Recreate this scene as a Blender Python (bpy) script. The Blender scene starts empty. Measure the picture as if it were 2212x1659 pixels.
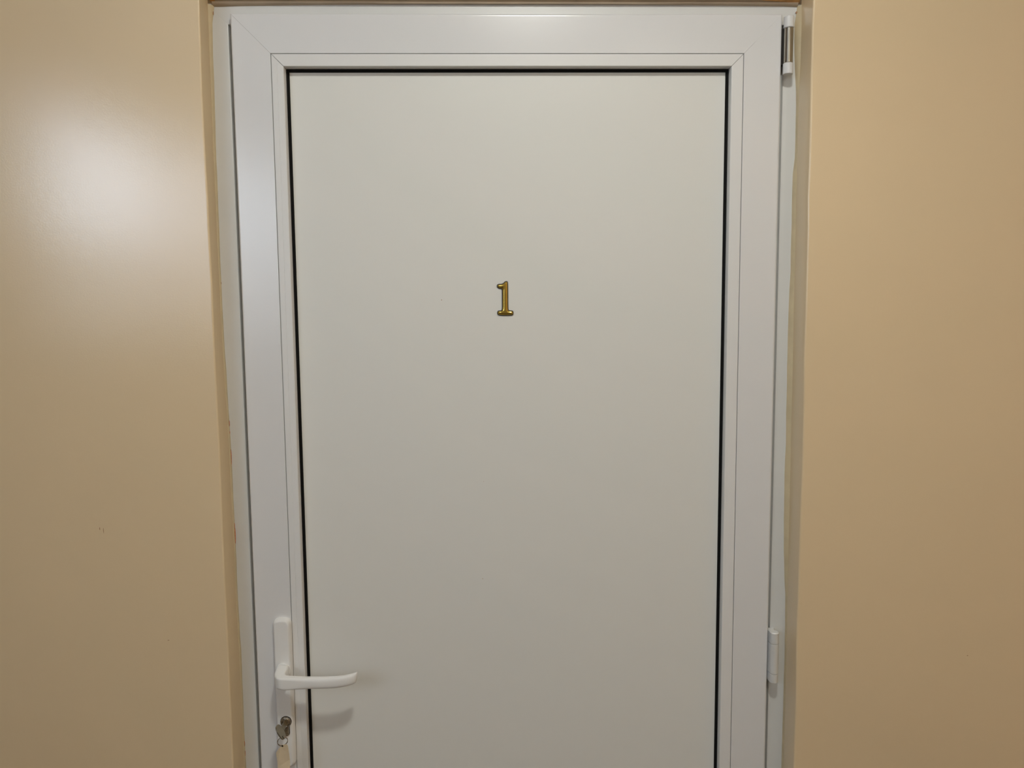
import bpy, bmesh, math, random
from mathutils import Vector, Matrix
from mathutils.geometry import tessellate_polygon

random.seed(7)
SC = bpy.context.scene
COL = SC.collection

# ------------------------------------------------------------------ camera
cam_data = bpy.data.cameras.new('camera')
cam = bpy.data.objects.new('camera', cam_data)
COL.objects.link(cam)
cam_data.sensor_fit = 'HORIZONTAL'
cam_data.sensor_width = 36.0
cam_data.lens = 36.0 * 1661.0 / 2212.0
cam_data.clip_start = 0.02
R = Vector((0.99959016, -0.02727506, -0.00869365))
U = Vector((0.01121341, 0.09363529, 0.99554342))
F = Vector((0.02633947, 0.99523289, -0.09390276))
cam.matrix_world = Matrix(((R.x, U.x, -F.x, -0.03245917),
                           (R.y, U.y, -F.y, -1.18792985),
                           (R.z, U.z, -F.z, 1.60661301),
                           (0, 0, 0, 1)))
SC.camera = cam

# ------------------------------------------------------------------ world, exposure
world = bpy.data.worlds.new('hall_air')
SC.world = world
world.use_nodes = True
world.node_tree.nodes['Background'].inputs[0].default_value = (0.6, 0.7, 0.9, 1)
world.node_tree.nodes['Background'].inputs[1].default_value = 0.05
SC.view_settings.view_transform = 'Standard'
SC.view_settings.look = 'None'
SC.view_settings.gamma = 1.0
SC.view_settings.use_curve_mapping = False
SC.view_settings.exposure = 0.0
SC.cycles.use_denoising = True
SC.cycles.max_bounces = 12
SC.cycles.diffuse_bounces = 8

# light levels of the hall
LAMP_NEAR = 236.0      # flat downlight just in front of the door
FILL_FAR = 23.0       # added warm fill globe at the far end of the hall
WINDOW = 6.5          # daylight in the window on the left, behind the camera
LAMP_RGB = (0.99, 0.99, 0.92)
FILL_RGB = (0.99, 0.955, 0.83)
DAY_RGB = (0.80, 0.93, 1.12)


# ------------------------------------------------------------------ materials
def mat(name, base, rough=0.4, metal=0.0, spec=0.5, bump=None, vary=None, rough_vary=None):
    m = bpy.data.materials.new(name)
    m.use_nodes = True
    nt = m.node_tree
    b = nt.nodes['Principled BSDF']
    b.inputs['Base Color'].default_value = (*base, 1)
    b.inputs['Roughness'].default_value = rough
    b.inputs['Metallic'].default_value = metal
    b.inputs['Specular IOR Level'].default_value = spec
    tc = nt.nodes.new('ShaderNodeTexCoord')
    if vary:
        scale, amount = vary
        n = nt.nodes.new('ShaderNodeTexNoise')
        n.inputs['Scale'].default_value = scale
        n.inputs['Detail'].default_value = 5
        nt.links.new(tc.outputs['Object'], n.inputs['Vector'])
        r = nt.nodes.new('ShaderNodeValToRGB')
        r.color_ramp.elements[0].position = 0.3
        r.color_ramp.elements[1].position = 0.7
        r.color_ramp.elements[0].color = (*[c * (1 - amount) for c in base], 1)
        r.color_ramp.elements[1].color = (*[min(1, c * (1 + amount)) for c in base], 1)
        nt.links.new(n.outputs['Fac'], r.inputs['Fac'])
        nt.links.new(r.outputs['Color'], b.inputs['Base Color'])
    if rough_vary:
        scale, lo, hi = rough_vary
        n = nt.nodes.new('ShaderNodeTexNoise')
        n.inputs['Scale'].default_value = scale
        n.inputs['Detail'].default_value = 4
        nt.links.new(tc.outputs['Object'], n.inputs['Vector'])
        mr = nt.nodes.new('ShaderNodeMapRange')
        mr.inputs['To Min'].default_value = lo
        mr.inputs['To Max'].default_value = hi
        nt.links.new(n.outputs['Fac'], mr.inputs['Value'])
        nt.links.new(mr.outputs['Result'], b.inputs['Roughness'])
    if bump:
        prev = None
        for scale, strength, dist in bump:
            n = nt.nodes.new('ShaderNodeTexNoise')
            n.inputs['Scale'].default_value = scale
            n.inputs['Detail'].default_value = 3
            nt.links.new(tc.outputs['Object'], n.inputs['Vector'])
            bp = nt.nodes.new('ShaderNodeBump')
            bp.inputs['Strength'].default_value = strength
            bp.inputs['Distance'].default_value = dist
            nt.links.new(n.outputs['Fac'], bp.inputs['Height'])
            if prev:
                nt.links.new(prev.outputs['Normal'], bp.inputs['Normal'])
            prev = bp
        nt.links.new(prev.outputs['Normal'], b.inputs['Normal'])
    return m


def emit(name, rgb, strength):
    m = bpy.data.materials.new(name)
    m.use_nodes = True
    b = m.node_tree.nodes['Principled BSDF']
    b.inputs['Base Color'].default_value = (0.8, 0.8, 0.8, 1)
    b.inputs['Emission Color'].default_value = (*rgb, 1)
    b.inputs['Emission Strength'].default_value = strength
    return m


M = {}
M['wall'] = mat('peach_satin_wall_paint', (0.81, 0.642, 0.412), 0.20, spec=1.0,
                bump=[(420, 0.13, 0.0006), (60, 0.04, 0.002), (9, 0.02, 0.006)], vary=(5, 0.012))
M['warm'] = mat('peach_hall_wall_paint', (0.80, 0.56, 0.33), 0.6)
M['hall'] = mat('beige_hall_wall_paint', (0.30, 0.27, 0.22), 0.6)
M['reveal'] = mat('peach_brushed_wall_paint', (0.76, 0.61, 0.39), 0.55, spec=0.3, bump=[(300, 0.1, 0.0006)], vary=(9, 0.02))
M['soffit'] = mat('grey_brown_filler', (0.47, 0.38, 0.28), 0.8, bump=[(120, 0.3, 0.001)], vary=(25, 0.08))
M['caulk'] = mat('yellowed_caulk', (0.64, 0.53, 0.34), 0.5, bump=[(90, 0.35, 0.002)], vary=(40, 0.06))
M['chip'] = mat('orange_brick_chip', (0.52, 0.19, 0.08), 0.9, vary=(300, 0.35))
M['bare'] = mat('old_orange_undercoat', (0.62, 0.34, 0.13), 0.85, bump=[(200, 0.4, 0.001)], vary=(60, 0.25))
M['scuff'] = mat('brown_scuff', (0.42, 0.24, 0.13), 0.8)
M['pvc'] = mat('white_pvc', (0.785, 0.79, 0.80), 0.20, spec=0.95, bump=[(900, 0.06, 0.0003), (7, 0.02, 0.004)])
M['bead'] = mat('white_pvc_bead', (0.79, 0.79, 0.785), 0.34, bump=[(900, 0.06, 0.0003)])
M['panel'] = mat('white_laminate_panel', (0.79, 0.79, 0.755), 0.42, bump=[(800, 0.08, 0.0003), (3, 0.03, 0.006)])
M['frame'] = mat('greyed_white_pvc_frame', (0.68, 0.685, 0.675), 0.34, bump=[(700, 0.08, 0.0003)], vary=(20, 0.015))
M['gasket'] = mat('black_rubber', (0.004, 0.004, 0.004), 0.75, spec=0.2)
M['handle'] = mat('white_lacquered_metal', (0.84, 0.84, 0.83), 0.28, bump=[(1400, 0.10, 0.0003)])
M['hinge'] = mat('silver_white_hinge_lacquer', (0.74, 0.74, 0.74), 0.32, bump=[(900, 0.06, 0.0003)])
M['steel'] = mat('brushed_steel', (0.50, 0.47, 0.41), 0.20, metal=1.0, rough_vary=(120, 0.15, 0.26))
M['silver'] = mat('silver_hinge_lacquer', (0.76, 0.76, 0.75), 0.34, metal=0.18, bump=[(900, 0.08, 0.0003)])
M['nickel'] = mat('worn_nickel', (0.44, 0.40, 0.34), 0.25, metal=1.0, rough_vary=(300, 0.18, 0.36))
M['key'] = mat('dull_key_nickel', (0.40, 0.37, 0.29), 0.34, metal=1.0, rough_vary=(400, 0.25, 0.45))
M['dark'] = mat('dark_gap', (0.02, 0.016, 0.012), 0.7)
M['gold'] = mat('polished_gold', (0.68, 0.49, 0.12), 0.20, metal=1.0)
M['black'] = mat('black_plastic_edge', (0.008, 0.006, 0.005), 0.4)
M['tag'] = mat('cream_plastic_tag', (0.72, 0.60, 0.42), 0.5, bump=[(150, 0.15, 0.001)], vary=(60, 0.06))
M['floor'] = mat('brown_floor_tile', (0.17, 0.14, 0.11), 0.35, vary=(6, 0.08))
M['ceiling'] = mat('white_ceiling_paint', (0.70, 0.69, 0.65), 0.8)
M['lamp_near'] = emit('lit_globe_near', LAMP_RGB, LAMP_NEAR)
M['day'] = emit('daylit_pane', DAY_RGB, WINDOW)
M['net'] = emit('net_curtained_pane', DAY_RGB, WINDOW * 0.47)  # emission lowered to fade the reflected patch sideways; no curtain is modelled
M['net_low'] = emit('frosted_low_pane', DAY_RGB, WINDOW * 0.22)  # lower panes dimmed further so the reflected patch fades downwards
M['lamp_far'] = emit('lit_globe_far', FILL_RGB, FILL_FAR)


# ------------------------------------------------------------------ object helpers
def link(name, verts, faces, m, parent=None, smooth=False):
    me = bpy.data.meshes.new(name)
    me.from_pydata([tuple(v) for v in verts], [], faces)
    bm = bmesh.new()
    bm.from_mesh(me)
    bmesh.ops.recalc_face_normals(bm, faces=bm.faces)
    bm.to_mesh(me)
    bm.free()
    me.materials.append(M[m])
    o = bpy.data.objects.new(name, me)
    COL.objects.link(o)
    if parent:
        o.parent = parent
    if smooth:
        for p in me.polygons:
            p.use_smooth = True
    return o


def empty(name, label, cat=None, kind=None, parent=None):
    o = bpy.data.objects.new(name, None)
    COL.objects.link(o)
    o.empty_display_size = 0.02
    if label:
        o['label'] = label
    if cat:
        o['category'] = cat
    if kind:
        o['kind'] = kind
    if parent:
        o.parent = parent
    return o


def tag(o, label, cat, kind=None, group=None):
    o['label'] = label
    if cat:
        o['category'] = cat
    if kind:
        o['kind'] = kind
    if group:
        o['group'] = group
    return o


def place_at(root, loc):
    """Give an Empty its base point without moving its already built children."""
    root.location = loc
    for ch in root.children:
        ch.location = Vector(ch.location) - Vector(loc)


def autosmooth(o, angle=40):
    me = o.data
    for p in me.polygons:
        p.use_smooth = True
    bm = bmesh.new()
    bm.from_mesh(me)
    for e in bm.edges:
        if len(e.link_faces) == 2:
            e.smooth = e.calc_face_angle(0) < math.radians(angle)
    bm.to_mesh(me)
    bm.free()
    w = o.modifiers.new('weighted_normals', 'WEIGHTED_NORMAL')   # keeps the large flats flat beside their rounded edges
    w.weight = 100
    w.keep_sharp = True
    return o


def flat_cap(pts, base):
    tris = tessellate_polygon([[Vector(p) for p in pts]])
    return [tuple(base + i for i in t) for t in tris]


def rings(rs, cap0=True, cap1=True, concave=False):
    """Loft a list of equally long vertex rings."""
    n = len(rs[0])
    v = [p for r in rs for p in r]
    f = []
    for k in range(len(rs) - 1):
        for i in range(n):
            j = (i + 1) % n
            f.append((k * n + i, k * n + j, (k + 1) * n + j, (k + 1) * n + i))
    if concave:
        return v, f + flat_cap(rs[0], 0) + flat_cap(rs[-1], (len(rs) - 1) * n)
    if cap0:
        f.append(tuple(range(n)))
    if cap1:
        f.append(tuple(range((len(rs) - 1) * n, len(rs) * n)))
    return v, f


def join(*parts):
    v, f = [], []
    for pv, pf in parts:
        o = len(v)
        v += list(pv)
        f += [tuple(i + o for i in q) for q in pf]
    return v, f


def box(x0, x1, y0, y1, z0, z1):
    v = [(x, y, z) for x in (x0, x1) for y in (y0, y1) for z in (z0, z1)]
    return v, [(0, 1, 3, 2), (4, 6, 7, 5), (0, 4, 5, 1), (2, 3, 7, 6), (0, 2, 6, 4), (1, 5, 7, 3)]


def lathe_z(cx, cy, prof, n=24):
    return rings([[(cx + r * math.cos(2 * math.pi * i / n), cy + r * math.sin(2 * math.pi * i / n), z)
                   for i in range(n)] for r, z in prof])


def lathe_y(cx, cz, prof, n=28):
    return rings([[(cx + r * math.cos(2 * math.pi * i / n), y, cz + r * math.sin(2 * math.pi * i / n))
                   for i in range(n)] for r, y in prof])


def interp(L, z):
    """x of a polyline (x, z) listed from the top down."""
    if z >= L[0][1]:
        return L[0][0]
    for (xa, za), (xb, zb) in zip(L, L[1:]):
        if zb <= z <= za:
            return xa + (xb - xa) * (za - z) / (za - zb)
    return L[-1][0]


def chaikin(P, n=2):
    for _ in range(n):
        Q = []
        for i in range(len(P)):
            a, b = Vector(P[i]), Vector(P[(i + 1) % len(P)])
            Q += [a * .75 + b * .25, a * .25 + b * .75]
        P = Q
    return P


def offset(P, d):
    """Move a closed outline inwards by d."""
    area = sum(P[i].x * P[(i + 1) % len(P)].y - P[(i + 1) % len(P)].x * P[i].y for i in range(len(P)))
    s = 1 if area > 0 else -1
    Q = []
    for i in range(len(P)):
        t = (P[(i + 1) % len(P)] - P[i - 1]).normalized()
        Q.append(P[i] + Vector((-t.y, t.x)) * d * s)
    return Q


# measured edges of the plaster opening (x, z), top down
CORNER_R = [(0.4553, 2.067), (0.4554, 1.933), (0.4557, 1.795), (0.4565, 1.655), (0.4568, 1.511), (0.4578, 1.364), (0.4574, 1.213), (0.4568, 1.121), (0.4562, 1.059), (0.4575, 0.981), (0.4579, 0.902), (0.4574, 0.854)]
KNEE_R = [(0.4536, 2.069), (0.4547, 2.014), (0.4528, 1.944), (0.4529, 1.873), (0.4523, 1.802), (0.4536, 1.729), (0.4533, 1.656), (0.4536, 1.583), (0.4543, 1.508), (0.4543, 1.432), (0.4547, 1.356), (0.4548, 1.279), (0.455, 1.2), (0.4556, 1.121), (0.4566, 1.041), (0.4562, 0.96), (0.4563, 0.83)]
EDGE_R = [(0.4496, 2.071), (0.4477, 2.061), (0.4459, 2.044), (0.4467, 2.016), (0.4483, 1.981), (0.4511, 1.945), (0.4527, 1.896), (0.4526, 1.846), (0.4494, 1.824), (0.4492, 1.788), (0.4496, 1.73), (0.4498, 1.664), (0.4482, 1.62), (0.4482, 1.545), (0.4482, 1.47), (0.4491, 1.393), (0.4483, 1.316), (0.4495, 1.238), (0.4512, 1.183), (0.4552, 1.119), (0.4568, 1.063), (0.4563, 0.973), (0.4565, 0.908), (0.4571, 0.825)]
CORNER_L = [(-0.4545, 2.066), (-0.4557, 2.0), (-0.4562, 1.934), (-0.4564, 1.867), (-0.4558, 1.799), (-0.4554, 1.731), (-0.4546, 1.661), (-0.4546, 1.591), (-0.4552, 1.521), (-0.455, 1.449), (-0.4553, 1.377), (-0.4556, 1.303), (-0.4553, 1.229), (-0.4553, 1.154), (-0.4552, 1.078), (-0.455, 1.002), (-0.4557, 0.924), (-0.4557, 0.878)]
KNEE_L = [(-0.4568, 2.072), (-0.4571, 2.014), (-0.4573, 1.945), (-0.4579, 1.876), (-0.4578, 1.806), (-0.458, 1.735), (-0.4577, 1.663), (-0.4576, 1.591), (-0.4561, 1.517), (-0.4545, 1.443), (-0.4539, 1.368), (-0.4533, 1.292), (-0.453, 1.216), (-0.4533, 1.138), (-0.4519, 1.059), (-0.4517, 0.98), (-0.4524, 0.9), (-0.4518, 0.852)]
EDGE_L = [(-0.4493, 2.073), (-0.4532, 2.056), (-0.4543, 2.015), (-0.4549, 1.947), (-0.4562, 1.877), (-0.4562, 1.807), (-0.457, 1.735), (-0.4571, 1.664), (-0.4575, 1.591), (-0.4558, 1.517), (-0.4546, 1.443), (-0.4542, 1.367), (-0.4538, 1.291), (-0.4535, 1.214), (-0.4538, 1.136), (-0.4525, 1.057), (-0.4525, 0.978), (-0.4533, 0.897), (-0.4527, 0.849)]
EDGE_T = [(-0.4514, 2.0739), (-0.4373, 2.074), (-0.4093, 2.0748), (-0.3672, 2.0755), (-0.2827, 2.0767), (-0.2121, 2.0775), (-0.1413, 2.0782), (-0.0702, 2.0786), (-0.0346, 2.0791), (0.0011, 2.0794), (0.0654, 2.0794), (0.1084, 2.0789), (0.1802, 2.0781), (0.2162, 2.0775), (0.2884, 2.0772), (0.3318, 2.0767), (0.3898, 2.0761), (0.4262, 2.0758), (0.4495, 2.0748)]
NUMERAL = [(-0.00774, 1.65521), (-0.0056, 1.65477), (-0.00449, 1.65291), (-0.00458, 1.63776), (-0.00457, 1.62177), (-0.00451, 1.60976), (-0.00307, 1.60868), (0.00176, 1.60837), (0.00362, 1.60648), (0.00387, 1.60407), (0.00304, 1.60114), (0.00061, 1.60025), (-0.01014, 1.60002), (-0.0198, 1.60053), (-0.02193, 1.60216), (-0.02266, 1.60484), (-0.02188, 1.6075), (-0.01972, 1.60855), (-0.01623, 1.60863), (-0.01488, 1.60985), (-0.01476, 1.62186), (-0.01471, 1.63784), (-0.01455, 1.64252), (-0.01615, 1.64295), (-0.01936, 1.64319), (-0.02176, 1.64481), (-0.0227, 1.64694), (-0.02224, 1.64959), (-0.01982, 1.65074), (-0.015, 1.65086), (-0.01232, 1.6519), (-0.01015, 1.65428)]

WALL_T = 0.22
HEAD = 2.0775

# ------------------------------------------------------------------ room shell
ROOM = [(-2.61, 0.0), (1.55, 0.0), (1.55, -3.7), (-0.85, -3.7)]
CEIL = 2.70


def wall_front():
    zs = [0.0, 0.4] + [round(0.8 + 0.0425 * i, 4) for i in range(30)] + [HEAD, HEAD + .031]
    v, f = [], []

    def strip(cols):
        base = len(v)
        for c in cols:
            v.extend(c)
        n = len(zs)
        for k in range(len(cols) - 1):
            for i in range(n - 1):
                f.append((base + k * n + i, base + k * n + i + 1, base + (k + 1) * n + i + 1, base + (k + 1) * n + i))
    for side, C, K in ((-1, CORNER_L, KNEE_L), (1, CORNER_R, KNEE_R)):
        far = ROOM[0][0] if side < 0 else ROOM[1][0]
        rnd = random.Random(3 + side)
        wob = [rnd.uniform(-.0006, .0006) for _ in zs]
        cx = [interp(C, z) + w for z, w in zip(zs, wob)]
        kx = [interp(K, z) for z in zs]
        strip([[(far, 0, z) for z in zs],
               [(x + side * .0030, 0, z) for x, z in zip(cx, zs)],
               [(x + side * .0010, .0006, z) for x, z in zip(cx, zs)],
               [(x + side * .0001, .0022, z) for x, z in zip(cx, zs)],
               [(x, .040, z) for x, z in zip(kx, zs)],
               [(x + side * .004, .0475, z) for x, z in zip(kx, zs)],
               [(x + side * .004, WALL_T, z) for x, z in zip(kx, zs)]])
    # lintel and soffit
    xs = [ROOM[0][0], -0.4595] + [-0.45 + 0.05 * i for i in range(19)] + [0.4595, ROOM[1][0]]
    rows = [(0.0, CEIL), (0.0, HEAD + .031), (.0008, HEAD + .0285), (.003, HEAD + .0265), (.0475, HEAD + .001), (.0475, HEAD + .03), (WALL_T, HEAD + .03)]
    b = len(v)
    for y, z in rows:
        v.extend([(x, y, z) for x in xs])
    n = len(xs)
    for k in range(len(rows) - 1):
        for i in range(n - 1):
            f.append((b + k * n + i, b + k * n + i + 1, b + (k + 1) * n + i + 1, b + (k + 1) * n + i))
    o = link('wall_front', v, f, 'wall')
    o.data.materials.append(M['reveal'])          # same wall paint, darkened and dulled as painted shade on the left reveal
    o.data.materials.append(M['soffit'])          # darker grey-brown on the head of the opening
    for p in o.data.polygons:
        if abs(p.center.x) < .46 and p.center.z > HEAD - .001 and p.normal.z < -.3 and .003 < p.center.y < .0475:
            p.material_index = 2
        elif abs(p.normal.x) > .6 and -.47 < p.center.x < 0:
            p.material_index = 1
    autosmooth(o, 50)
    return tag(o, 'peach painted plaster wall around the door opening', 'wall', 'structure')


WF = wall_front()


def prism_room_wall(name, a, b, z0, z1, m, label):
    ax, ay = a
    bx, by = b
    d = Vector((bx - ax, by - ay)).normalized()
    nrm = Vector((d.y, -d.x)) * -0.12       # outwards
    c = Vector(((ROOM[0][0] + ROOM[2][0]) / 2, -1.8))
    if (Vector((ax, ay)) + nrm - c).length < (Vector((ax, ay)) - c).length:
        nrm = -nrm
    q = [(ax, ay), (bx, by), (bx + nrm.x, by + nrm.y), (ax + nrm.x, ay + nrm.y)]
    v = [(x, y, z) for z in (z0, z1) for x, y in q]
    f = [(0, 1, 2, 3), (4, 5, 6, 7), (0, 1, 5, 4), (1, 2, 6, 5), (2, 3, 7, 6), (3, 0, 4, 7)]
    return tag(link(name, v, f, m), label, 'wall', 'structure')


prism_room_wall('wall_right', ROOM[1], ROOM[2], 0, CEIL, 'warm', 'peach side wall of the hall, right of the camera')
prism_room_wall('wall_back', ROOM[2], ROOM[3], 0, CEIL, 'hall', 'dull beige end wall of the hall behind the camera')
prism_room_wall('wall_left', ROOM[3], ROOM[0], 0, CEIL, 'hall', 'slanting beige side wall with the window, left of the camera')
v = [(x, y, z) for z in (-0.1, 0.0) for x, y in ((-2.75, .25), (1.7, .25), (1.7, -3.85), (-2.75, -3.85))]
Q = [(0, 1, 2, 3), (4, 5, 6, 7), (0, 1, 5, 4), (1, 2, 6, 5), (2, 3, 7, 6), (3, 0, 4, 7)]
tag(link('floor', v, Q, 'floor'), 'brown tiled hall floor below the door', 'floor', 'structure')
v = [(x, y, z) for z in (CEIL, CEIL + .1) for x, y in ((-2.75, .25), (1.7, .25), (1.7, -3.85), (-2.75, -3.85))]
tag(link('ceiling', v, Q, 'ceiling'), 'pale grey hall ceiling above the door', 'ceiling', 'structure')

# window in the slanting wall (lights the left wall with daylight)
WN, WF_ = Vector((-1.75, -1.81)), Vector((-1.135, -3.10))
wd = (WF_ - WN).normalized()
wn = Vector((wd.y, -wd.x))
if wn.dot(Vector((0, -1.5)) - WN) < 0:
    wn = -wn
WZ0, WZ1 = 1.55, 2.36


def win_box(s0, s1, z0, z1, d0, d1):
    L = (WF_ - WN).length
    P = []
    for s in (s0, s1):
        for d in (d0, d1):
            p = WN + wd * (s * L) + wn * d
            for z in (z0, z1):
                P.append((p.x, p.y, z))
    return P, [(0, 1, 3, 2), (4, 6, 7, 5), (0, 4, 5, 1), (2, 3, 7, 6), (0, 2, 6, 4), (1, 5, 7, 3)]


win = empty('window_1', 'white framed window in the left hall wall', 'window', 'structure')
vv, ff = join(win_box(-.06, 0, WZ0 - .06, WZ1 + .06, .012, .07), win_box(1, 1.06, WZ0 - .06, WZ1 + .06, .012, .07),
              win_box(0, 1, WZ0 - .06, WZ0, .012, .07), win_box(0, 1, WZ1, WZ1 + .06, .012, .07))
link('window_frame', vv, ff, 'pvc', win)
WM = WZ0 + .45 * (WZ1 - WZ0)
for s0, s1, z0, z1, m in ((0, .36, WM, WZ1, 'day'), (.38, 1, WM, WZ1, 'net'), (0, .36, WZ0, WM - .02, 'net_low'), (.38, 1, WZ0, WM - .02, 'net_low')):
    vv, ff = win_box(s0, s1, z0, z1, .02, .03)
    link('window_pane', vv, ff, m, win)
vv, ff = join(win_box(.36, .38, WZ0, WZ1, .015, .04), win_box(0, 1, WM - .02, WM, .015, .04))
link('glazing_bar', vv, ff, 'pvc', win)

# unseen globe added at the far end of the hall for ambient fill
FX, FY = .75, -3.0
root = empty('ceiling_lamp', 'lit warm glass globe hanging at the far end of the hall', 'lamp')
vv, ff = lathe_z(FX, FY, [(.001, CEIL), (.06, CEIL), (.06, CEIL - .02), (.02, CEIL - .03), (.02, CEIL - .10), (.001, CEIL - .10)])
autosmooth(link('lamp_stem', vv, ff, 'pvc', root))
vv, ff = lathe_z(FX, FY, [(max(.001, .14 * math.sin(math.pi * k / 14)), CEIL - .24 + .14 * math.cos(math.pi * k / 14)) for k in range(15)])
link('lamp_globe', vv, ff, 'lamp_far', root, True)
place_at(root, (FX, FY, CEIL))

# flat round downlight just in front of the door: a white housing with a lit disc below
DLX, DLY, DLR = 0.09, -0.95, 0.07
root = empty('ceiling_downlight', 'flat round white downlight on the ceiling just in front of the door', 'lamp')
vv, ff = lathe_z(DLX, DLY, [(.001, CEIL), (DLR + .02, CEIL), (DLR + .02, CEIL - .075), (DLR + .015, CEIL - .08), (DLR + .001, CEIL - .08), (DLR + .001, CEIL - .070), (.001, CEIL - .070)])
autosmooth(link('housing', vv, ff, 'pvc', root))
vv, ff = lathe_z(DLX, DLY, [(.001, CEIL - .072), (DLR, CEIL - .072), (DLR, CEIL - .0795), (.001, CEIL - .0795)])
link('diffuser', vv, ff, 'lamp_near', root)
place_at(root, (DLX, DLY, CEIL))


# ------------------------------------------------------------------ plaster details on the wall
def caulk(name, C, K, E, side, yk):
    zs = [0.8 + 0.0255 * i for i in range(50)]
    zs = [0.0, 0.4] + [z for z in zs if z < 2.07] + [2.0755]
    rnd = random.Random(11 + side)
    rr = []
    for z in zs:
        kx, ex = interp(K, z), interp(E, z)
        if side > 0:
            ex = min(ex, kx - .0006)
        else:
            ex = max(ex, kx + .0006)
        j = rnd.uniform(-.0003, .0003)
        rr.append([(kx + side * .004, yk - .004, z), (kx - side * .0002, yk - .001, z),
                   (.5 * (kx + ex), .5 * (yk + .0450) - .0004, z),
                   (ex + j, .0462, z), (ex + j, .049, z), (kx + side * .004, .049, z)])
    vv, ff = rings(rr)
    return autosmooth(link(name, vv, ff, 'caulk', WF), 60)


caulk('caulk_bead', CORNER_L, KNEE_L, EDGE_L, -1, .0425)
caulk('caulk_bead', CORNER_R, KNEE_R, EDGE_R, 1, .0405)
# filler bead along the head of the frame
rr = []
for x, z in EDGE_T:
    rr.append([(x, .041, HEAD + .002), (x, .0425, HEAD - .0004), (x, .0460, min(z, HEAD + .0015)), (x, .049, min(z, HEAD + .0015)), (x, .049, HEAD + .004)])
vv, ff = rings(rr)
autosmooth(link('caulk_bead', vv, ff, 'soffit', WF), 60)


def patch(name, pts, nrm, m, parent, thick=.0006):
    """Thin raised or bare flake with an irregular outline, lying on a surface."""
    n = Vector(nrm) * thick
    a = [Vector(p) - n for p in pts]
    b = [Vector(p) + n for p in pts]
    vv, ff = rings([a, b])
    return link(name, vv, ff, m, parent)


def flake(cx, cz, w, h, seed):
    rnd = random.Random(seed)
    L = [(-1, 0), (-.5, .6), (-.2, 1), (.5, .8), (.8, .2), (.6, -.6), (.3, -1), (-.6, -.7)]
    return [(cx + a * w * .5 * rnd.uniform(.7, 1.2), .0458, cz + b * h * .5 * rnd.uniform(.8, 1.1)) for a, b in L]


for i, (dx, cz, w, h, side) in enumerate([(.0004, 1.432, .0022, .010, -1), (.0004, 1.417, .0022, .004, -1), (.0006, 1.377, .0026, .026, -1),
                                          (.0004, 1.264, .0026, .010, -1), (.0006, 1.247, .0034, .030, -1), (.0005, .892, .0022, .010, -1),
                                          (.0005, .875, .0022, .009, -1), (.0005, 2.064, .0050, .006, -1), (.0010, 2.066, .006, .004, 1),
                                          (.0004, 1.655, .0022, .004, -1)]):
    L, K = (EDGE_L, KNEE_L) if side < 0 else (EDGE_R, KNEE_R)
    ex = max(interp(L, cz), interp(K, cz) + .0006) if side < 0 else min(interp(L, cz), interp(K, cz) - .0006)
    o = patch('paint_chip', flake(ex - side * (dx - .0004), cz, w * .55, h, i), (0, 1, 0), 'chip' if i < 7 else 'scuff', WF)
    if i == 0:
        o['label'] = 'orange spot of bare plaster beside the frame'
def soff(x, y):
    return (x, y, HEAD + .0265 - (y - .003) / .0445 * .0255 - .0003)


patch('bare_plaster', [soff(*q) for q in ((.20, .012), (.262, .0275), (.3276, .0325), (.40, .0405), (.451, .044), (.452, .012), (.33, .005))],
      (0, .5, .87), 'bare', WF, .0008)['label'] = 'old orange paint on the soffit'
patch('bare_plaster', [soff(*q) for q in ((-.4545, .020), (-.446, .018), (-.4455, .033), (-.447, .043), (-.452, .045), (-.4548, .041))],
      (0, .5, .87), 'bare', WF, .0008)
for cx, cz, w, h in ((-.6450, 1.2755, .0016, .005), (-.6395, 1.2725, .0012, .010), (.7392, 1.0408, .003, .0014), (-.5483, 1.0934, .0045, .0010)):
    pts = [(x, 0.0, z) for x, _, z in flake(cx, cz, w, h, int(cz * 1000))]
    patch('scuff_mark', pts, (0, 1, 0), 'scuff', WF, .0002)


# ------------------------------------------------------------------ door frame and leaf
def member(name, side, rect, prof, m, parent, gap=.0, u_add=0.0):
    """Mitred length of a profile [(u inwards, y), ...] along one side of a rectangle."""
    x0, x1, z0, z1 = rect
    A, B = [], []
    g = gap / 2
    for u, y in prof:
        u += u_add
        if side == 'left':
            A.append((x0 + u, y, z0 + u + g)); B.append((x0 + u, y, z1 - u - g))
        elif side == 'right':
            A.append((x1 - u, y, z0 + u + g)); B.append((x1 - u, y, z1 - u - g))
        elif side == 'top':
            A.append((x0 + u + g, y, z1 - u)); B.append((x1 - u - g, y, z1 - u))
        else:
            A.append((x0 + u + g, y, z0 + u)); B.append((x1 - u - g, y, z0 + u))
    vv, ff = rings([A, B])
    return autosmooth(link(name, vv, ff, m, parent), 50)


frame = empty('trim_1', 'white plastic outer door frame set in the peach wall', 'door frame', 'structure')
JR = (-.480, .480, -.10, 2.098)
jprof = [(0, .110), (0, .0470), (.0420, .0472), (.0480, .0480), (.0495, .0488), (.0500, .0560), (.0715, .0570), (.0715, .110)]
member('jamb', 'left', JR, jprof, 'frame', frame, .00012)
member('jamb', 'right', JR, jprof, 'frame', frame, .00012)
member('head', 'top', JR, jprof, 'frame', frame, .00012)

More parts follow.
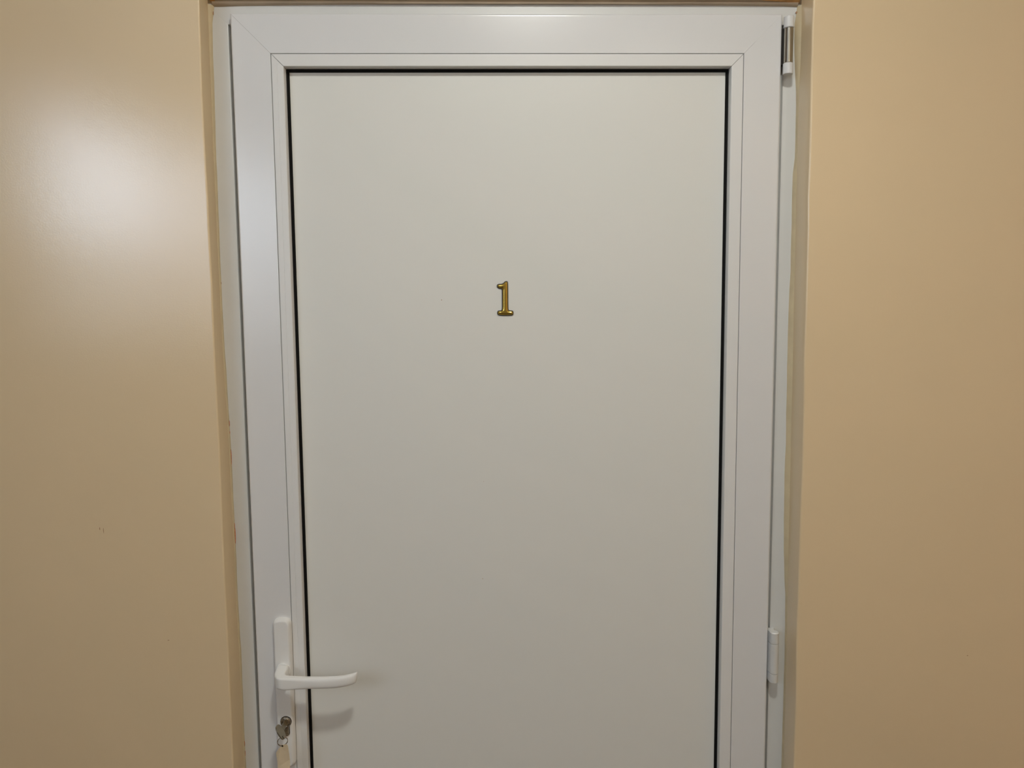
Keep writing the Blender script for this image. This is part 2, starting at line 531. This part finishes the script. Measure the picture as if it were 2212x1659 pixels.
door = empty('door_1', 'closed white plastic door with a flat panel and black gasket line', 'door', 'structure')
SR = (-.4225, .4225, .012, 2.060)
sprof = [(0, .0462), (0, .0378), (.0003, .0365), (.0011, .0356), (.0022, .0351), (.0036, .0350),
         (.0570, .0350), (.0584, .0350), (.0586, .0353), (.0586, .062), (.012, .062), (.012, .0462)]
for s in ('left', 'right'):
    member('stile', s, SR, sprof, 'pvc', door, .00028)
for s in ('top', 'bottom'):
    member('rail', s, SR, sprof, 'pvc', door, .00028)
bprof = [(.0594, .062), (.0594, .0356), (.0597, .0351), (.0602, .0350), (.0765, .0350), (.0773, .0352), (.0777, .0358),
         (.0781, .0490), (.0781, .062)]
bprof_l = [(.0594, .062), (.0594, .0356), (.0597, .0351), (.0602, .0350), (.0679, .0350), (.0681, .0354), (.0684, .0354), (.0686, .0350),
           (.0765, .0350), (.0773, .0352), (.0777, .0358), (.0781, .0490), (.0781, .062)]
for s in ('left', 'right', 'top', 'bottom'):
    member('glazing_bead', s, SR, bprof_l if s == 'left' else bprof, 'bead', door, .0007)
# dark hollow behind the joint between sash and beads
gprof = [(.0779, .060), (.0779, .0492), (.0785, .0480), (.0800, .0477), (.0815, .0483), (.0826, .0505), (.0826, .060)]
gv, gf = [], []
for s in ('left', 'right', 'top', 'bottom'):
    o = member('tmp', s, SR, gprof, 'gasket', None)
    b = len(gv)
    gv += [tuple(q.co) for q in o.data.vertices]
    gf += [tuple(i + b for i in p.vertices) for p in o.data.polygons]
    bpy.data.objects.remove(o)
autosmooth(link('gasket', gv, gf, 'gasket', door), 60)['label'] = 'thin black rubber gasket'
PX, PZ0, PZ1 = .4225 - .0815, .012 + .0815, 2.060 - .0815
vv, ff = box(-PX, PX, .0510, .068, PZ0, PZ1)
link('panel', vv, ff, 'panel', door)['label'] = 'flat off-white door panel'
for i, (x, z, w, h) in enumerate([(-.111, 1.6259, .0016, .0018), (-.0508, 1.1664, .0012, .0016), (-.0475, 1.3300, .001, .001)]):
    pts = [(a, .0510, c) for a, _, c in flake(x, z, w, h, 70 + i)]
    patch('speck', pts, (0, 1, 0), 'scuff', door, .0002)


# ---- handle set
handle = empty('door_handle', 'white lever handle on a long rounded plate', None, None, door)
HX, PT, PB = -.3779, 1.1136, .8600


def plate_ring(hw, top, bot, rise, y):
    P = []
    n = 14
    for i in range(n + 1):
        a = math.pi * i / n
        c, s = math.cos(a), math.sin(a)
        P.append((HX + hw * (abs(c) ** .75) * (1 if c >= 0 else -1), y, top - rise + rise * s ** .9))
    for i in range(n + 1):
        a = math.pi + math.pi * i / n
        c, s = math.cos(a), -math.sin(a)
        P.append((HX + hw * (abs(c) ** .75) * (1 if c >= 0 else -1), y, bot + rise - rise * max(0, s) ** .9))
    return P


vv, ff = rings([plate_ring(.0146, PT, PB, .0105, .0352), plate_ring(.0146, PT, PB, .0105, .0325),
                plate_ring(.0138, PT - .0006, PB + .0006, .0102, .0282), plate_ring(.0124, PT - .0018, PB + .0018, .0096, .0253),
                plate_ring(.0112, PT - .0032, PB + .0032, .0088, .0243), plate_ring(.0098, PT - .0048, PB + .0048, .0078, .0240)])
autosmooth(link('backplate', vv, ff, 'handle', handle), 35)

# lever: neck out of the plate, turned to the right, tip curling up
LZ = 1.0285


def sq(n=20, e=.62):
    L = []
    for i in range(n):
        a = 2 * math.pi * i / n
        c, s = math.cos(a), math.sin(a)
        L.append(((abs(c) ** e) * (1 if c >= 0 else -1), (abs(s) ** e) * (1 if s >= 0 else -1)))
    return L


SQ = sq()
rr = []


def ring(c, a, b, ha, hb, e=.62):
    c, a, b = Vector(c), Vector(a), Vector(b)
    rr.append([c + a * (ha * u) + b * (hb * w) for u, w in sq(28, e)])


NX = -.3762
ring((NX, .0250, LZ), (1, 0, 0), (0, 0, 1), .0100, .0105, .50)
ring((NX, .0190, LZ), (1, 0, 0), (0, 0, 1), .0100, .0105, .50)
ring((NX + .0003, .0120, LZ - .0006), (1, 0, 0), (0, 0, 1), .0096, .0103, .46)
ring((NX + .0006, .0060, LZ - .0014), (1, 0, 0), (0, 0, 1), .0092, .0101, .34)
# bend about a pivot to the right of the neck
pvx, pvy = NX + .0125, .0030
for k in range(1, 6):
    t = math.radians(90 * k / 5.5)
    r = .0118 + .0012 * math.sin(2 * t)
    c = (pvx - r * math.cos(t), pvy - r * math.sin(t), LZ - .0014 - .0042 * k / 6)
    ring(c, (math.cos(t), math.sin(t), 0), (0, 0, 1), .0086 - .0016 * k / 6 + .0010 * math.sin(2 * t), .0100 - .0004 * k / 6, .32)
BZ = 1.0230
for x, dz, hy, hz, dy in [(-.3580, 0, .0070, .0097, 0), (-.3400, 0, .0064, .0094, 0), (-.3200, -.0004, .0062, .0093, -.0002),
                          (-.3000, -.0006, .0061, .0094, -.0002), (-.2820, -.0002, .0059, .0092, .0004), (-.2690, .0009, .0055, .0089, .0018),
                          (-.2605, .0024, .0050, .0088, .0036), (-.2548, .0040, .0043, .0090, .0052), (-.2526, .0048, .0034, .0086, .0060)]:
    ring((x, -.0085 + dy, BZ + dz), (0, 1, 0), (0, 0, 1), hy, hz, .36 if x < -.35 else .60 if x < -.33 else .78)
# slant the tip: its top reaches further than its bottom
for q in (-2, -1):
    rr[q] = [p + Vector((.0012 * (p.z - BZ - .004) / .009, 0, 0)) for p in rr[q]]
vv, ff = rings(rr)
lev = link('lever', vv, ff, 'handle', handle, True)
sub = lev.modifiers.new('subdivision', 'SUBSURF')
sub.levels = sub.render_levels = 1
# hub collar round the neck
vv, ff = lathe_y(NX, LZ, [(.0123, .0245), (.0123, .0226), (.0116, .0219), (.0100, .0219)])
autosmooth(link('hub_collar', vv, ff, 'handle', handle))

# lock cylinder: round plug over a tongue
CX, CZ = -.3755, .9413


def euro(grow, y):
    P = []
    r, w, tz = .0085 + grow, .0050 + grow, CZ - .0245
    a0 = math.asin(w / r)
    n = 22
    for i in range(n + 1):
        a = -math.pi / 2 + a0 + (2 * math.pi - 2 * a0) * i / n
        P.append((CX + r * math.cos(a), y, CZ + r * math.sin(a)))
    for i in range(9):
        a = math.pi + math.pi * i / 8
        P.append((CX + w * math.cos(a), y, tz + w + w * math.sin(a) - grow))
    return P


vv, ff = rings([euro(.0007, .0241), euro(.0007, .0234)])
link('cylinder_cutout', vv, ff, 'dark', handle)['label'] = 'dark gap around the lock'
vv, ff = rings([euro(0, .0240), euro(0, .0212), euro(-.0005, .0206)])
autosmooth(link('lock_cylinder', vv, ff, 'nickel', handle), 50)['label'] = 'metal lock cylinder'
vv, ff = lathe_y(CX, CZ, [(.0074, .0207), (.0074, .0198), (.0069, .0194), (.0064, .0196), (.0062, .0204), (.0056, .0200), (.001, .0199)])
autosmooth(link('lock_plug', vv, ff, 'nickel', handle), 40)


# ---- hinges
def hinge_outline(cx, cy, r):
    P = []
    for i in range(19):
        a = math.radians(205 + 230 * i / 18)        # front half and right side, seen from above
        P.append((cx + r * math.cos(a), cy + r * math.sin(a)))
    P.append((cx + r * .75, .0472))
    P.append((cx - r * 1.02, .0472))
    return P


HGX, HGY, HGR = .4318, .0315, .0073


def hinge_seg(z0, z1, bevel0=.0006, bevel1=.0006):
    def at(z, g):
        O = hinge_outline(HGX, HGY, HGR - g)
        return [(x, y, z) for x, y in O]
    return rings([at(z0, bevel0), at(z0 + bevel0, 0), at(z1 - bevel1, 0), at(z1, bevel1)])


h2 = empty('hinge', 'silvery white covered hinge at handle height', None, None, door)
for z0, z1, nm, b0, b1 in ((.9868, 1.0026, 'hinge_cap', .0012, .0003), (1.0033, 1.0540, 'hinge_sleeve', .0003, .0003), (1.0547, 1.0742, 'hinge_cap', .0003, .0016)):
    vv, ff = hinge_seg(z0, z1, b0, b1)
    autosmooth(link(nm, vv, ff, 'silver', h2), 35)
h1 = empty('hinge', 'upper hinge with white caps and a bare steel pin', None, None, door)


def cyl(r, z0, z1, b=.0006, x=HGX - .0003):
    return lathe_z(x, HGY, [(.0005, z0), (r - b, z0), (r, z0 + b), (r, z1 - b), (r - b, z1), (.0005, z1)], 28)


vv, ff = cyl(.0076, 1.9685, 1.9850, .0006)
autosmooth(link('hinge_cap', vv, ff, 'hinge', h1), 35)
vv, ff = cyl(.0076, 2.0375, 2.0550, .0008)
autosmooth(link('hinge_cap', vv, ff, 'hinge', h1), 35)
vv, ff = cyl(.0070, 1.9853, 2.0372, .0004)
autosmooth(link('hinge_pin', vv, ff, 'steel', h1), 35)['label'] = 'bare steel hinge pin'
vv, ff = box(HGX - .0085, HGX + .003, HGY + .007, .0475, 1.985, 2.040)
link('hinge_leaf', vv, ff, 'dark', h1)  # coloured near black to paint in the shade of the gap beside the pin

# ------------------------------------------------------------------ door number
P0 = chaikin([Vector(p) for p in NUMERAL], 2)
num = empty('door_number', 'small raised gold numeral 1 with black edge on the door panel', 'number')
out = [[(p.x, y, p.y) for p in offset(P0, d)] for d, y in ((0, .0512), (0, .0494), (.0004, .0490), (.0012, .0489))]
vv, ff = rings(out, concave=True)
autosmooth(link('numeral_edge', vv, ff, 'black', num), 40)
face = [[(p.x, y, p.y) for p in offset(P0, d)] for d, y in
        ((.0011, .0491), (.0013, .0486), (.0019, .0480), (.0028, .0475), (.0036, .0472), (.0040, .04715))]
vv, ff = rings(face, concave=True)
autosmooth(link('numeral_face', vv, ff, 'gold', num), 60)
place_at(num, (-.009, .0512, 1.60))

# ------------------------------------------------------------------ key, ring and tag
key = empty('key', 'nickel house key stuck in the door lock below the handle', 'key')
ky = Vector((CX, 0, CZ))
ks = Vector((.50, 0, -.866))            # width of the key, turned in the plug
kn = Vector((.866, 0, .50))             # its thickness
ya = Vector((0, 1, 0))


def key_prism(outline, t):
    a = [ky + ya * p + ks * q - kn * t for p, q in outline]
    b = [ky + ya * p + ks * q + kn * t for p, q in outline]
    return rings([a, b])


bow = []
for i in range(28):
    a = 2 * math.pi * i / 28
    c, s = math.cos(a), math.sin(a)
    bow.append((-.0082 + .0100 * (abs(c) ** .8) * (1 if c > 0 else -1), .0122 * (abs(s) ** .85) * (1 if s > 0 else -1)))
hole_c = Vector((-.0125, .0078))
vv, ff = key_prism(bow, .0010)
link('key_bow', vv, ff, 'key', key)
rim = []
vv, ff = key_prism([(hole_c.x + .0022 * math.cos(2 * math.pi * i / 14), hole_c.y + .0022 * math.sin(2 * math.pi * i / 14)) for i in range(14)], .00115)
link('key_hole', vv, ff, 'dark', key)
vv, ff = key_prism([(.0020, -.0040), (.0230, -.0036), (.0230, .0036), (.0020, .0040)], .0011)
link('key_blade', vv, ff, 'key', key)
place_at(key, (CX, .020, CZ))

hw = ky + ya * hole_c.x + ks * hole_c.y


def torus(c, u, w, R_, r_, n=36, k=8):
    rs = []
    for i in range(n):
        a = 2 * math.pi * i / n
        d = u * math.cos(a) + w * math.sin(a)
        nn = u.cross(w).normalized()
        rs.append([c + d * R_ + (d * math.cos(2 * math.pi * j / k) + nn * math.sin(2 * math.pi * j / k)) * r_ for j in range(k)])
    v = [p for r in rs for p in r]
    f = []
    for i in range(n):
        for j in range(k):
            f.append((i * k + j, i * k + (j + 1) % k, ((i + 1) % n) * k + (j + 1) % k, ((i + 1) % n) * k + j))
    return v, f


RR = .0078
ring_u = Vector((.93, .36, 0)).normalized()
ring_w = Vector((-.06, .15, -1)).normalized()
ring_w = (ring_w - ring_u * ring_w.dot(ring_u)).normalized()
rc = hw + ring_w * (RR * .93)
vv, ff = join(torus(rc, ring_u, ring_w, RR, .00055), torus(rc + ring_u.cross(ring_w) * .0009, ring_u, ring_w, RR, .00055))
tag(link('key_ring', vv, ff, 'nickel', None, True), 'thin wire split ring hanging from the key in the lock', 'key ring')

# tag hanging from the ring
tb = rc + ring_w * RR
T0 = [(-.0035, .0000), (.0020, .0032), (.0062, .0030), (.0078, .0005), (.0084, -.010), (.0092, -.022), (.0096, -.032), (.0088, -.041),
      (.0050, -.049), (-.0010, -.0515), (-.0070, -.050), (-.0092, -.044), (-.0096, -.032), (-.0104, -.022), (-.0112, -.0125), (-.0106, -.0095), (-.0075, -.0050)]
front, back = [], []
for x, z in chaikin([Vector(p) for p in T0], 1):
    bend = .0035 * math.sin(max(0, -z) / .05 * math.pi) + .10 * x
    p = Vector((tb.x + x, tb.y + bend * .8 - .001, tb.z - .0010 + z))
    front.append(p)
    back.append(p + Vector((.0002, .0011, 0)))
vv, ff = rings([front, back])
tagroot = empty('key_tag', 'cream plastic tag hanging from the key ring below the lock', 'tag')
link('tag_body', vv, ff, 'tag', tagroot)
vv, ff = lathe_y(tb.x, tb.z + .0004, [(.0015, tb.y - .0015), (.0015, tb.y + .0005), (.0009, tb.y + .0005), (.0009, tb.y - .0015), (.0015, tb.y - .0015)], 16)
autosmooth(link('eyelet', vv, ff, 'tag', tagroot), 40)
place_at(tagroot, tuple(tb))
